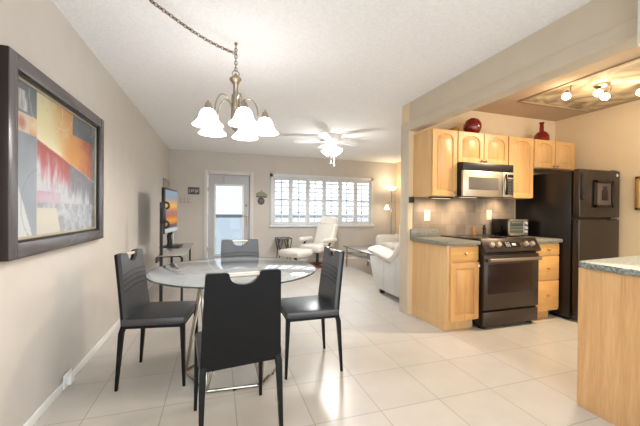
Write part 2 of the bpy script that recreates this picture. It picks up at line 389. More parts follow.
# ------------------------------------------------------------------ kitchen
def arch_loop(x0, x1, z0, z1, rise, n=14):
    # closed loop, counter-clockwise seen from the front: bottom-left, bottom-right, right side, arch, left side
    pts = [(x0, z0), (x1, z0), (x1, z1-rise)]
    w_ = (x1-x0)/2; cx = (x0+x1)/2
    for i in range(1, n):
        a = PI*i/n; pts.append((cx+w_*math.cos(a)*.93, z1-rise+rise*math.sin(a)**.8))
    pts.append((x0, z1-rise)); return pts
def door_mesh(x0, x1, z0, z1, y, arch=.05, st=.055):
    # slab + frame with a (cathedral) opening + raised centre panel; front faces -Y at y
    b = box(B(), x0, x1, y, y+.018, z0, z1, .003)
    inner = arch_loop(x0+st, x1-st, z0+st, z1-st*.8, arch) if arch else [(x0+st, z0+st), (x1-st, z0+st), (x1-st, z1-st), (x0+st, z1-st)]
    cx, cz = (x0+x1)/2, (z0+z1)/2
    def outp(p):
        dx, dz = p[0]-cx, p[1]-cz
        k = min((x1-x0)/2/abs(dx) if abs(dx) > 1e-6 else 1e9, (z1-z0)/2/abs(dz) if abs(dz) > 1e-6 else 1e9)
        return (cx+dx*k, cz+dz*k)
    crn = [(x0, z0), (x1, z0), (x1, z1), (x0, z1)]
    ang = lambda p: math.atan2(p[1]-cz, p[0]-cx)
    extra = []
    for c in crn:   # insert the corners by projecting them onto the inner loop
        extra.append(c)
    outer = [outp(p) for p in inner]
    # snap the nearest outer point to each corner
    for c in crn:
        i = min(range(len(outer)), key=lambda k: (outer[k][0]-c[0])**2+(outer[k][1]-c[1])**2); outer[i] = c
    yf = y-.010
    vo = [b.verts.new((p[0], yf, p[1])) for p in outer]; vi = [b.verts.new((p[0], yf, p[1])) for p in inner]
    vo2 = [b.verts.new((p[0], y+.001, p[1])) for p in outer]
    vi2 = [b.verts.new((p[0]+(cx-p[0])*.03, y+.001, p[1]+(cz-p[1])*.02)) for p in inner]
    n = len(inner)
    for i in range(n):
        j = (i+1) % n
        b.faces.new((vo[i], vo[j], vi[j], vi[i])); b.faces.new((vo2[i], vo2[j], vo[j], vo[i])); b.faces.new((vi[i], vi[j], vi2[j], vi2[i]))
    def sh(f, yy): return [b.verts.new((cx+(p[0]-cx)*f, yy, cz+(p[1]-cz)*(1-(1-f)*(x1-x0)/(z1-z0)))) for p in inner]
    a = sh(.90, y+.001); d = sh(.80, yf+.002)
    for i in range(n):
        j = (i+1) % n; b.faces.new((a[i], a[j], d[j], d[i]))
    b.faces.new(d)
    return b
def knob(parent, x, y, z, m='nickel'):
    b = lathe(B(), [(0, 0), (.006, 0), (.005, .012), (.014, .018), (.015, .024), (.010, .029), (0, .030)], 14, (x, y, z), Matrix.Rotation(PI/2, 4, 'X'))
    return obj('knob', b, m, parent)
UY = 2.92    # front of the wall cabinets' bodies
def wall_cabinet(x0, x1, z0, z1, ndoor, label, knobs, face=None):
    t = thing('wall_cabinet', label, 'cabinet', ((x0+x1)/2, (UY+KY)/2, z0), 0, 'maple wall cabinets')
    obj('body', box(B(), x0, x1, UY, KY-.001, z0, z1, .002), 'maple_panel', t)
    w_ = (x1-x0)/ndoor
    for k in range(ndoor):
        d = obj('door', door_mesh(x0+w_*k+.006, x0+w_*(k+1)-.006, z0+.008, z1-.008, UY-.020, .055, .05), 'maple', t)
        knob(d, x0+w_*k+knobs[k][0], UY-.022, knobs[k][1])
    return t
wall_cabinet(2.2, 2.532, 1.385, 2.12, 1, 'leftmost maple wall cabinet with one tall arched door, beside the microwave', [(.30, 1.43)])
wall_cabinet(2.536, 3.262, 1.765, 2.12, 2, 'short two-door maple wall cabinet directly above the microwave', [(.335, 1.80), (.028, 1.80)])
wall_cabinet(3.266, 3.664, 1.385, 2.12, 1, 'tall one-door maple wall cabinet between microwave and refrigerator', [(.035, 1.43)])
wall_cabinet(3.668, 4.38, 1.765, 2.12, 2, 'short two-door maple wall cabinet above the black refrigerator', [(.325, 1.80), (.03, 1.80)])

BY = 2.64    # front of the base cabinets' bodies
t = thing('base_cabinet', 'maple base cabinet with one drawer and door, left of the range', 'cabinet', (2.39, 2.94, 0))
b = box(B(), 2.2, 2.58, BY, KY-.001, .10, .875, .002); obj('body', b, 'maple_panel', t)
obj('toe_kick', box(B(), 2.2, 2.57, BY+.05, KY-.001, 0, .10), 'maple_panel', t)
d = obj('drawer', box(B(), 2.225, 2.575, BY-.02, BY, .715, .862, .005), 'maple_h', t); knob(d, 2.40, BY-.02, .79)
d = obj('door', door_mesh(2.225, 2.575, .115, .70, BY-.018, 0, .055), 'maple', t); knob(d, 2.555, BY-.022, .665, 'ivory')
t = thing('drawer_cabinet', 'maple cabinet with three stacked drawers between range and refrigerator', 'cabinet', (3.555, 2.94, 0))
obj('body', box(B(), 3.365, 3.75, BY, KY-.009, .10, .875, .002), 'maple_panel', t)
obj('toe_kick', box(B(), 3.365, 3.68, BY+.06, KY-.009, 0, .10), 'maple_h', t)
for (z0, z1) in ((.735, .862), (.455, .722), (.125, .442)):
    d = obj('drawer', box(B(), 3.375, 3.735, BY-.02, BY, z0, z1, .006), 'maple_h', t); knob(d, 3.555, BY-.02, (z0+z1)/2, 'gold')

t = thing('countertop', 'grey speckled countertop with short backsplash left of the range', 'countertop', (2.38, 2.92, .875))
prism(bb := B(), [(2.158, KY-.001), (2.158, 2.68), (2.21, 2.60), (2.582, 2.60), (2.582, KY-.001)], .876, .918, 'Z', None, .008)
obj('slab', bb, 'laminate_k', t)
obj('backsplash_lip', box(B(), 2.158, 2.55, KY-.03, KY-.009, .9185, 1.01, .004), 'laminate_k', t)
b = prism(B(), [(3.36, KY-.009), (3.36, 2.60), (3.765, 2.60), (3.765, KY-.009)], .876, .918, 'Z', None, .008)
one('countertop', b, 'laminate_k', 'short grey speckled countertop under the toaster oven', 'countertop', (3.56, 2.92, .876))

# range
SX0, SX1, SY = 2.592, 3.352, 2.60
t = thing('range', 'dark stainless slide-in electric range with oven between maple cabinets', 'stove', (2.972, 2.92, 0))
obj('body', box(B(), SX0, SX1, SY, KY-.012, .03, .905, .004), 'black', t)
obj('cooktop', box(B(), SX0-.005, SX1+.005, SY+.03, KY-.012, .905, .930, .004), 'blackgloss', t)
b = prism(B(), [(SY-.03, .79), (SY-.06, .81), (SY+.015, .938), (SY+.05, .940), (SY+.06, .79)], SX0-.004, SX1+.004, 'X', None, .005)
cp = obj('control_panel', b, 'steel', t)
slope = math.atan2(.107, .09)
def on_panel(u, v): return Vector((SX0+u, SY-.06+.075*v, .81+.128*v))
nrm = Vector((0, -.128, .075)).normalized(); rotm = nrm.to_track_quat('Z', 'Y').to_matrix().to_4x4()
for u in (.10, .19, .565, .655):
    kb = lathe(B(), [(0, 0), (.029, 0), (.027, .02), (.022, .032), (0, .033)], 20, on_panel(u, .5), rotm)
    box(kb, -.004, .004, -.024, .024, .028, .037, .001, 1, Matrix.Translation(on_panel(u, .5)) @ rotm); obj('control_knob', kb, 'steel_l', cp)
dm = box(B(), -.11, .11, -.032, .032, -.002, .003, .001, 1, Matrix.Translation(on_panel(.38, .5)) @ rotm); obj('display', dm, 'blackgloss', cp)
dm = B()
for i in range(3):
    for j in range(3): box(dm, -.085+i*.022, -.073+i*.022, -.02+j*.018, -.012+j*.018, .003, .0045, 0, 1, Matrix.Translation(on_panel(.38, .5)) @ rotm)
obj('touch_keys', dm, 'silver', cp)
obj('clock_digits', box(B(), .0, .05, -.012, .014, .003, .0045, 0, 1, Matrix.Translation(on_panel(.38, .5)) @ rotm), 'silver', cp)
od = obj('oven_door', box(B(), SX0+.004, SX1-.004, SY-.035, SY, .205, .775, .006), 'steel', t)
obj('oven_window', box(B(), SX0+.05, SX1-.10, SY-.038, SY-.03, .37, .68, .004), 'ovenglass', od)
b = tube(B(), [(SX0+.03, SY-.075, .725), (SX1-.03, SY-.075, .725)], .019, 12)
for x in (SX0+.06, SX1-.06): box(b, x-.012, x+.012, SY-.07, SY-.034, .714, .736, .003)
obj('oven_handle', b, 'steel_m', od)
obj('storage_drawer', box(B(), SX0+.004, SX1-.004, SY-.03, SY, .04, .185, .006), 'steel', t)
for x in (SX0+.05, SX1-.05): obj('foot', box(B(), x-.02, x+.02, SY+.02, SY+.06, 0, .03), 'black', t)
for (x, y, r) in ((2.78, 2.82, .10), (3.16, 2.82, .085), (2.78, 3.06, .075), (3.16, 3.06, .095)):
    bm_ = B(); torus(bm_, (x, y, .9302), r, .0008, None, 30, 4); obj('burner_ring', bm_, 'frame_d', t)

# microwave
MX0, MX1, MY = 2.538, 3.26, 2.84
t = thing('microwave', 'stainless over-the-range microwave with black top and side', 'microwave', (2.9, 3.03, 1.38))
obj('body', box(B(), MX0, MX1, MY, KY-.009, 1.385, 1.763, .003), 'black', t)
obj('vent_grille', box(B(), MX0, MX1, MY-.025, MY, 1.675, 1.762, .006), 'black', t)
d = obj('door', box(B(), MX0, 3.10, MY-.03, MY, 1.388, 1.672, .006), 'steel_l', t)
obj('door_window', box(B(), 2.615, 3.03, MY-.033, MY-.028, 1.462, 1.60, .004), M['oven_mw'] if 'oven_mw' in M else mat('microwave_window', (104, 98, 90), .15, var=.06), d)
cpn = obj('control_panel', box(B(), 3.103, MX1, MY-.03, MY, 1.388, 1.672, .006), 'steel_l', t)
obj('keypad', box(B(), 3.165, 3.25, MY-.033, MY-.029, 1.42, 1.60, .002), 'black', cpn)
kp = B()
for i in range(3):
    for j in range(5): box(kp, 3.172+i*.026, 3.190+i*.026, MY-.0345, MY-.0325, 1.43+j*.034, 1.452+j*.034)
obj('key', kp, 'frame_d', cpn)
obj('display', box(B(), 3.165, 3.25, MY-.033, MY-.029, 1.615, 1.65, .002), 'blackgloss', cpn)
hp = [(3.145-.025*math.sin(PI*i/10)+.0, MY-.035-.028*math.sin(PI*i/10), 1.42+.23*i/10) for i in range(11)]
obj('door_handle', tube(B(), hp, .011, 10), 'black', d)
obj('lamp_strip', box(B(), 2.66, 2.86, 2.95, 3.0, 1.380, 1.386), 'lens', t)
spot('microwave_lamp', (2.76, 2.98, 1.372), (2.85, 3.24, 1.0), P_UNDER*3, WARM, 130, .05, .9)
t = thing('under_cabinet_light', 'black slim light fixture under the leftmost wall cabinet', 'light', (2.42, 3.0, 1.365))
obj('housing', box(B(), 2.25, 2.53, 2.95, 3.02, 1.366, 1.385, .004), 'black', t); obj('lens', box(B(), 2.28, 2.5, 2.965, 3.005, 1.362, 1.367), 'lens', t)
spot('under_cabinet_lamp', (2.40, 3.0, 1.355), (2.42, 3.24, 1.05), P_UNDER*2.4, WARM, 120, .04, .8)
spot('under_cabinet_lamp_range', (3.42, 3.02, 1.37), (3.42, 3.24, 1.15), P_UNDER*1.6, WARM, 110, .03, .8)
one('wall_box', box(B(), 2.143, 2.195, KY-.035, KY, 1.318, 1.386, .005), 'black', 'small black box on the wall below the leftmost wall cabinet', 'box', (2.17, KY-.017, 1.318))
def outlet(x, z, label, g='ivory wall outlets'):
    t = thing('wall_outlet', label, 'outlet', (x, KY-.008, z), 0, g)
    obj('cover_plate', box(B(), x-.042, x+.042, KY-.015, KY-.008, z-.063, z+.063, .003), 'ivory', t)
    for dz in (-.028, .028):
        s = obj('socket', lathe(B(), [(0, 0), (.018, 0), (.018, .002), (0, .002)], 18, (x, KY-.0145, z+dz), Matrix.Rotation(PI/2, 4, 'X')), 'ivory', t)
        q = B(); box(q, x-.009, x-.006, KY-.0175, KY-.016, z+dz-.004, z+dz+.008); box(q, x+.006, x+.009, KY-.0175, KY-.016, z+dz-.004, z+dz+.008); obj('slot', q, 'frame_b', s)
outlet(2.392, 1.168, 'ivory wall outlet above the countertop left of the range')
outlet(3.33, 1.18, 'ivory wall outlet behind the toaster oven')

# toaster oven
t = thing('toaster_oven', 'silver toaster oven with glass door on the counter beside the range', 'toaster oven', (3.52, 3.09, .918))
TX0, TX1, TY0, TY1, TZ = 3.362, 3.675, 2.965, 3.215, .9185
obj('body', box(B(), TX0, TX1, TY0+.01, TY1, TZ+.015, TZ+.215, .008), 'blackgloss', t)
obj('front_frame', (lambda b: (box(b, TX0, TX0+.022, TY0-.004, TY0+.012, TZ+.015, TZ+.213, .003), box(b, TX0+.235, TX1, TY0-.004, TY0+.012, TZ+.015, TZ+.213, .003), box(b, TX0, TX0+.24, TY0-.004, TY0+.012, TZ+.187, TZ+.213, .003), box(b, TX0, TX0+.24, TY0-.004, TY0+.012, TZ+.015, TZ+.045, .003), b)[-1])(B()), 'steel_l', t)
gd = obj('glass_door', box(B(), TX0+.022, TX0+.235, TY0, TY0+.008, TZ+.045, TZ+.187), mat('toaster_glass', (92, 96, 84), .12, var=.1), t)
obj('door_handle', tube(B(), [(TX0+.03, TY0-.022, TZ+.175), (TX0+.228, TY0-.022, TZ+.175)], .007), 'steel_l', gd)
obj('wire_rack', (lambda b: ([tube(b, [(TX0+.03, TY0-.001, TZ+z), (TX0+.228, TY0-.001, TZ+z)], .003, 6) for z in (.085, .12)], b)[-1])(B()), 'steel_l', gd)
for dz in (.165, .11, .06):
    obj('dial', lathe(B(), [(0, 0), (.017, 0), (.015, .016), (0, .017)], 16, (TX0+.272, TY0-.004, TZ+dz), Matrix.Rotation(PI/2, 4, 'X')), 'silver', t)
for x in (TX0+.03, TX1-.03):
    for y in (TY0+.04, TY1-.04): obj('foot', box(B(), x-.012, x+.012, y-.012, y+.012, TZ, TZ+.016), 'black', t)
# small jars at the back of the range
one('spice_jar', lathe(B(), [(0, 0), (.022, 0), (.024, .06), (.018, .075), (.018, .10), (0, .10)], 14, (3.06, 3.19, .9305)), 'amber', 'small brown jar at the back of the range, further left', 'jar', (3.06, 3.19, .9305))
one('pepper_mill', lathe(B(), [(0, 0), (.024, 0), (.018, .05), (.022, .09), (.012, .105), (.016, .12), (0, .13)], 14, (3.20, 3.17, .9305)), 'frame_b', 'small dark mill standing beside the toaster oven on the range', 'mill', (3.20, 3.17, .9305))

# refrigerator
FX0, FX1, FY = 3.79, 4.46, 2.45
t = thing('refrigerator', 'black top-freezer refrigerator in the kitchen corner', 'refrigerator', (4.12, 2.85, 0))
obj('cabinet', box(B(), FX0-.01, FX1, FY+.085, KY-.012, .03, 1.69, .006), 'fridge_side', t)
fd = obj('freezer_door', box(B(), FX0, FX1, FY, FY+.075, 1.165, 1.705, .014, 3), 'fridge', t)
ld = obj('fresh_food_door', box(B(), FX0, FX1, FY, FY+.075, .085, 1.145, .014, 3), 'fridge', t)
obj('handle', box(B(), FX0+.005, FX0+.05, FY-.03, FY+.01, 1.36, 1.66, .01), 'fridge_side', fd)
obj('handle_recess', box(B(), FX1-.20, FX1-.04, FY-.004, FY+.02, 1.125, 1.150, .003), 'black', ld)
obj('badge', lathe(B(), [(0, 0), (.018, 0), (.016, .004), (0, .005)], 18, (FX1-.055, FY-.0005, 1.655), Matrix.Rotation(PI/2, 4, 'X')), 'silver', fd)
obj('hinge_cover', box(B(), FX1-.10, FX1-.01, FY+.02, FY+.14, 1.69, 1.715, .004), 'black', t)
obj('kick_grille', box(B(), FX0, FX1, FY+.045, FY+.085, .02, .08, .004), 'black', t)
for x in (FX0+.06, FX1-.06):
    for y in (FY+.14, KY-.1): obj('foot', box(B(), x-.02, x+.02, y-.02, y+.02, 0, .032), 'black', t)
t = thing('reflected_print', 'reflection of a dark framed vase picture, modelled on the freezer door', 'picture', (4.15, FY-.001, 1.5))  # reflection seen in the freezer door, built as a thin framed panel
x0, x1, z0, z1 = 4.0, 4.325, 1.28, 1.585
b = B()
for q in ((x0, x0+.055, z0, z1), (x1-.035, x1, z0, z1), (x0, x1, z1-.03, z1), (x0, x1, z0, z0+.03)): box(b, q[0], q[1], FY-.016, FY-.001, q[2], q[3], .002)
obj('frame', b, 'black', t)
obj('mat_board', box(B(), x0+.05, x1-.03, FY-.008, FY-.001, z0+.025, z1-.025), mat('reflected_board', (92, 76, 66), .5), t)
b = prism(B(), [(4.135, 1.36), (4.235, 1.36), (4.235, 1.47), (4.21, 1.49), (4.225, 1.52), (4.145, 1.52), (4.16, 1.49), (4.135, 1.47)], FY-.010, FY-.007, 'Y')
obj('reflected_vase', b, 'black', t)

# vases on top of the wall cabinets
t = thing('round_vase', 'round dark red ceramic vase standing on the wall cabinets', 'vase', (2.87, 3.04, 2.12))
obj('body', lathe(B(), [(0, 0), (.045, 0), (.08, .03), (.102, .085), (.098, .135), (.072, .18), (.04, .196), (.035, .20), (.028, .197), (0, .17)], 32, (2.87, 3.04, 2.121)), 'redglass', t)
t = thing('bottle_vase', 'tall red glass bottle vase with thin neck above the refrigerator', 'vase', (3.97, 3.03, 2.12))
obj('body', lathe(B(), [(0, 0), (.06, 0), (.088, .03), (.085, .08), (.06, .12), (.026, .145), (.022, .235), (.03, .245), (.03, .255), (.018, .256), (0, .24)], 28, (3.97, 3.03, 2.121)), 'redglass', t)
one('amber_pot', lathe(B(), [(0, 0), (.035, 0), (.06, .04), (.055, .075), (.03, .09), (0, .09)], 24, (2.66, 3.10, 2.121)), 'amber', 'small amber pot on the wall cabinets left of the round vase', 'pot', (2.66, 3.10, 2.121))

# peninsula
t = thing('peninsula', 'light wood panelled peninsula cabinet at the right of the picture', 'cabinet', (2.6, .9, 0))
obj('end_panel', box(B(), 2.172, 2.192, .25, 1.405, .0, .872, .002), 'oak_panel', t)
obj('body', box(B(), 2.193, 2.80, .25, 1.395, .10, .872, .002), 'maple_panel', t)
obj('toe_kick', box(B(), 2.193, 2.73, .25, 1.395, 0, .10), 'maple_h', t)
pl = [(2.155, .2), (2.155, 1.36)] + [(2.155+.06-.06*math.cos(a), 1.36+.06*math.sin(a)) for a in (PI/8, PI/4, 3*PI/8)] + [(2.215, 1.42), (3.1, 1.50), (3.1, .2)]
one('countertop', prism(B(), pl[::-1], .8725, .912, 'Z', None, .01), 'laminate', 'grey green speckled countertop with rounded corner on the peninsula', 'countertop', (2.6, .9, .8725))
t = thing('wall_unit', 'white rounded unit on the header at the right edge of the picture', 'wall unit', (2.07, .9, 2.06))
obj('housing', box(B(), 2.03, 2.127, .72, 1.065, 2.06, 2.42, .03, 4), 'white', t); obj('front_seam', box(B(), 2.026, 2.04, .76, 1.02, 2.10, 2.106), 'silver', t)
# framed picture on the right wall
t = thing('framed_picture', 'gold framed picture on the wall right of the refrigerator', 'picture', (4.48, 2.1, 1.44))
b = B()
for q in ((1.82, 2.32, 1.255, 1.285), (1.82, 2.32, 1.60, 1.63), (1.82, 1.85, 1.255, 1.63), (2.285, 2.32, 1.255, 1.63)): box(b, XR-.03, XR-.001, q[0], q[1], q[2], q[3], .005)
obj('frame', b, 'gold', t); obj('mat_board', box(B(), XR-.012, XR-.001, 1.84, 2.29, 1.28, 1.61), mat('pale_print', (222, 212, 196), .6, var=.08, scale=9), t)

# track light in the recess
t = thing('track_light', 'brushed nickel ceiling track light with four lit heads', 'light', (3.6, 2.15, RZ))
obj('canopy', lathe(B(), [(0, 0), (.065, 0), (.065, -.02), (.03, -.035), (0, -.035)], 26, (3.62, 2.15, RZ)), 'nickel', t)
rail = [(3.33, 2.30, 2.50), (3.42, 2.22, 2.50), (3.52, 2.18, 2.50), (3.62, 2.15, 2.50), (3.72, 2.14, 2.50), (3.84, 2.11, 2.50), (3.95, 2.02, 2.50), (4.02, 1.9, 2.50)]
b = tube(B(), rail, .009, 8); tube(b, [(3.62, 2.15, 2.5), (3.62, 2.15, 2.55)], .01); obj('rail', b, 'nickel', t)
for (x, y, z), (rx, ry) in zip(((3.36, 2.31, 2.40), (3.60, 2.17, 2.415), (3.735, 2.19, 2.40), (3.95, 2.01, 2.41)), ((3.36, 2.27), (3.60, 2.155), (3.735, 2.14), (3.95, 2.02))):
    b = tube(B(), [(rx, ry, 2.5), (rx, ry, z+.04)], .006); hx = Vector((-.5, -.25, -.8)).normalized()
    q = hx.to_track_quat('Z', 'Y').to_matrix().to_4x4()
    lathe(b, [(0, -.06), (.016, -.055), (.022, -.03), (.036, .0), (.036, .004), (0, -.01)], 18, (x, y, z+.01), q)
    hd = obj('lamp_head', b, 'nickel', t)
    obj('bulb', lathe(B(), [(.0, -.004), (.034, .002), (.038, .018), (.026, .036), (0, .042)], 18, (x, y, z+.005), q), 'bulb', hd)
    pb = Vector((x, y, z))+hx*.07; point('track_bulb', pb, P_TRACK, WARM, .03); spot('track_beam', pb, pb+hx, P_TRACK*17, WARM, 150, .03, .8)

# ------------------------------------------------------------------ dining area
def curve_pt(z, H_=.905):
    # rear line of the backrest: y as a function of height
    f = max(0, (z-.42)/(H_-.42)); return -.195-.052*f**1.15
def make_chair(label):
    t = thing('dining_chair', label, 'chair', (0, 0, 0), 0, 'leather dining chairs round the glass table')
    # seat
    b = prism(B(), [(-.215, -.20), (.215, -.20), (.205, .205), (-.205, .205)], .425, .478, 'Z', None, .016)
    obj('seat', b, 'leather', t, False)
    # backrest: panel with a notch at the top for the hand grip; front and rear skins
    def outline(wb, wt, z0, z1, nw, nd):
        pts = [(-wb, z0), (wb, z0)]
        for i in range(1, 9): pts.append((wb+(wt-wb)*i/8, z0+(z1-z0-.012)*i/8))
        pts += [(wt-.004, z1-.004), (wt-.014, z1), (nw+.012, z1), (nw, z1-.008)]
        for i in range(1, 12):
            a = PI*i/12; pts.append((nw*.98*math.cos(a), z1-.012-nd*math.sin(a)**.85))
        pts += [(-nw, z1-.008), (-nw-.012, z1), (-wt+.014, z1), (-wt+.004, z1-.004)]
        for i in range(8, 0, -1): pts.append((-(wb+(wt-wb)*i/8), z0+(z1-z0-.012)*i/8))
        return pts
    def panel(pts, off0, off1):
        bm = B(); prism(bm, pts, off0, off1, 'Y', None)
        # cut horizontally so that the panel can follow the bend
        for k in range(1, 12):
            zc = .42+(.905-.42)*k/12
            bmesh.ops.bisect_plane(bm, geom=bm.verts[:]+bm.edges[:]+bm.faces[:], plane_co=(0, 0, zc), plane_no=(0, 0, 1))
        for v in bm.verts: v.co.y += curve_pt(v.co.z)
        return bm
    wb, wt = .205, .186
    obj('backrest', panel(outline(wb, wt, .44, .905, .078, .056), .012, .036), 'leather', t, False)
    obj('back_shell', panel(outline(wb+.002, wt+.002, .415, .9055, .077, .055), -.004, .013), 'leather_b', t, False)
    for z in (.665, .70, .735, .77):
        pts = [(x*(wb+(wt-wb)*(z-.42)/.485-.004), curve_pt(z+.018*(1-x*x)-.01)+.0365, z+.016*(1-x*x)-.008) for x in [i/6-1 for i in range(13)]]
        obj('seam', tube(B(), pts, .0028, 6), 'seam', t, False)
    obj('grip_bar', tube(B(), [(-.082, curve_pt(.888)+.012, .888), (.082, curve_pt(.888)+.012, .888)], .011, 10), 'grip', t, False)
    for sx in (-1, 1):
        obj('leg', tube(B(), [(sx*.19, -.185, .43), (sx*.195, -.20, .38), (sx*.205, -.226, .0)], [.022, .021, .012], 4, True, True), 'leather_b', t, False)
        obj('leg', tube(B(), [(sx*.192, .188, .43), (sx*.193, .19, .38), (sx*.2, .202, .0)], [.021, .020, .012], 4, True, True), 'leather_b', t, False)
    obj('seat_frame', box(B(), -.195, .195, -.19, .195, .405, .427, .004), 'leather_b', t, False)
    return t
R_ = math.radians
chair = make_chair('dark leather dining chair nearest the camera, seen from behind')
chair.location = (.105, 1.875, 0); chair.rotation_euler[2] = R_(7)
for (x, y, a, lab) in ((-.378, 2.59, -99, 'dark leather dining chair left of the glass table, along the tan wall'),
                       (.68, 2.44, 90, 'dark leather dining chair right of the glass table, facing the wall'),
                       (.235, 3.20, 181, 'dark leather dining chair at the far side of the glass table, facing the camera')):
    c2 = copy_tree(chair); c2.location = (x, y, 0); c2.rotation_euler[2] = R_(a); c2['label'] = lab

TCX, TCY, TR, TZ_ = .146, 2.612, .632, .75
t = thing('dining_table', 'round glass dining table on a chrome zigzag base', 'table', (TCX, TCY, 0))
b = lathe(B(), [(0, TZ_-.010), (TR-.006, TZ_-.010), (TR-.002, TZ_-.006), (TR-.002, TZ_-.003), (TR-.006, TZ_), (0, TZ_)], 96, (TCX, TCY, 0)); obj('glass_top', b, 'glass', t)
b = B(); torus(b, (TCX, TCY, TZ_-.005), TR, .0052, None, 96, 8); obj('rim', b, 'glassrim', t)
lo = [Vector((TCX-.006+.355*math.cos(R_(176+60*k)), TCY-.095+.355*math.sin(R_(176+60*k)), .012)) for k in range(6)]
hi = [Vector((TCX+.28*math.cos(R_(206+60*k)), TCY-.06+.28*math.sin(R_(206+60*k)), TZ_-.022)) for k in range(6)]
obj('base_ring', tube(B(), lo+[lo[0], lo[1]], .011, 8), 'chrome', t)
obj('top_ring', tube(B(), hi+[hi[0], hi[1]], .010, 8), 'chrome', t)
for k in range(6):
    obj('strut', tube(B(), [lo[k], hi[k]], .010, 8), 'chrome', t)
    obj('strut', tube(B(), [lo[(k+1) % 6], hi[k]], .010, 8), 'chrome', t)
for k in range(6): obj('bumper', lathe(B(), [(0, 0), (.014, 0), (.014, .011), (0, .011)], 12, (hi[k].x, hi[k].y, TZ_-.0215)), 'black', t)
for k in range(6):
    mp_ = (lo[k]+lo[(k+1) % 6])/2
    obj('floor_pad', box(B(), mp_.x-.012, mp_.x+.012, mp_.y-.012, mp_.y+.012, 0, .006), 'black', t)

# chandelier
CX, CY = .128, 2.532
t = thing('chandelier', 'brushed nickel chandelier with five lit white bell shades', 'chandelier', (CX, CY, H))
obj('column', lathe(B(), [(0, 2.26), (.008, 2.26), (.012, 2.25), (.044, 2.222), (.046, 2.21), (.030, 2.19), (.019, 2.175), (.018, 2.10), (.030, 2.095), (.032, 2.0), (.028, 1.985), (.034, 1.98), (.034, 1.885), (.026, 1.875), (.024, 1.85), (.03, 1.84), (.012, 1.82), (0, 1.815)], 28, (CX, CY, 0)), 'nickel', t)
b = B(); torus(b, (CX, CY, 2.258), .026, .004, Matrix.Rotation(PI/2, 4, 'X')); obj('loop', b, 'nickel', t)
for k in range(5):
    a = R_(-60+72*k); dx = math.cos(a)*R+math.sin(a)*F
    tip = Vector((CX, CY, 0))+dx*.225
    pts = []
    for i in range(13):
        f = i/12; rr = .03+.14*math.sin(f*PI*.5); 
        pts.append(Vector((CX, CY, 0))+dx*(.03+.13*math.sin(PI*f/2)**1)+Vector((0, 0, 1.93+.14*math.sin(PI*f)*1.0-.03*f)))
    pts = [Vector((CX, CY, 0))+dx*(.03+.14*(1-math.cos(PI*i/14))/2)+Vector((0, 0, 1.95+.125*math.sin(PI*i/14))) for i in range(15)]
    pts += [Vector((CX, CY, 0))+dx*.18+Vector((0, 0, 1.93)), Vector((CX, CY, 0))+dx*.202+Vector((0, 0, 1.94)), tip+Vector((0, 0, 1.965))]
    ar = obj('arm', tube(B(), pts, .0055, 8), 'nickel', t)
    tp = (tip.x, tip.y, 0)
    obj('socket_cup', lathe(B(), [(0, 2.00), (.006, 1.998), (.008, 1.985), (.018, 1.98), (.026, 1.955), (.032, 1.935), (.03, 1.93), (0, 1.932)], 20, tp), 'nickel', ar)
    obj('shade', lathe(B(), [(.026, 1.938), (.045, 1.925), (.058, 1.90), (.066, 1.87), (.080, 1.845), (.103, 1.825), (.108, 1.818), (.104, 1.818), (.078, 1.838), (.063, 1.866), (.054, 1.898), (.040, 1.92), (.022, 1.932)], 32, tp), 'shade', ar)
    point('chandelier_bulb', (tip.x, tip.y, 1.835), P_CHAND, SOFT, .04)
# suspension chain and the swag of spare chain along the ceiling
def chain(pts, n, name, parent, r=.0032, L=.017):
    b = B(); pts = [Vector(p) for p in pts]
    ln = [0]
    for p, q in zip(pts, pts[1:]): ln.append(ln[-1]+(q-p).length)
    for k in range(n):
        s = ln[-1]*(k+.5)/n; i = max(j for j in range(len(ln)-1) if ln[j] <= s)
        f = (s-ln[i])/(ln[i+1]-ln[i]); p = pts[i].lerp(pts[i+1], f); d = (pts[i+1]-pts[i]).normalized()
        q = d.to_track_quat('X', 'Z').to_matrix().to_4x4() @ Matrix.Rotation(PI/2*(k % 2), 4, 'X') @ Matrix.Scale(.75, 4, (0, 1, 0))
        torus(b, p, ln[-1]/n*.60, r, q, 12, 5)
    tube(b, pts, .002, 6)
    return obj(name, b, 'bronze', parent)
chain([(CX, CY, 2.478), (CX, CY, 2.28)], 8, 'suspension_chain', t)
sw0, sw1 = Vector((-.395, 2.155, 2.475)), Vector((CX-.01, CY, 2.415))
sw = []
for i in range(17):
    f = i/16; p = sw0.lerp(sw1, f); p.z -= .036*math.sin(PI*f)**1.0*(.6+.4*f); sw.append(p)
chain(sw, 26, 'swag_chain', t)
b = lathe(B(), [(0, 0), (.011, 0), (.011, -.012), (.005, -.02), (0, -.02)], 14, (CX, CY, H-.0005)); tube(b, [(CX, CY, H-.02), (CX, CY, 2.42), (CX+.008, CY, 2.41), (CX, CY, 2.40)], .004, 6); obj('ceiling_hook', b, 'bronze', t)
obj('ceiling_hook', lathe(B(), [(0, 0), (.011, 0), (.011, -.012), (.005, -.02), (0, -.02)], 14, (sw0.x, sw0.y, H-.0005)), 'bronze', t)

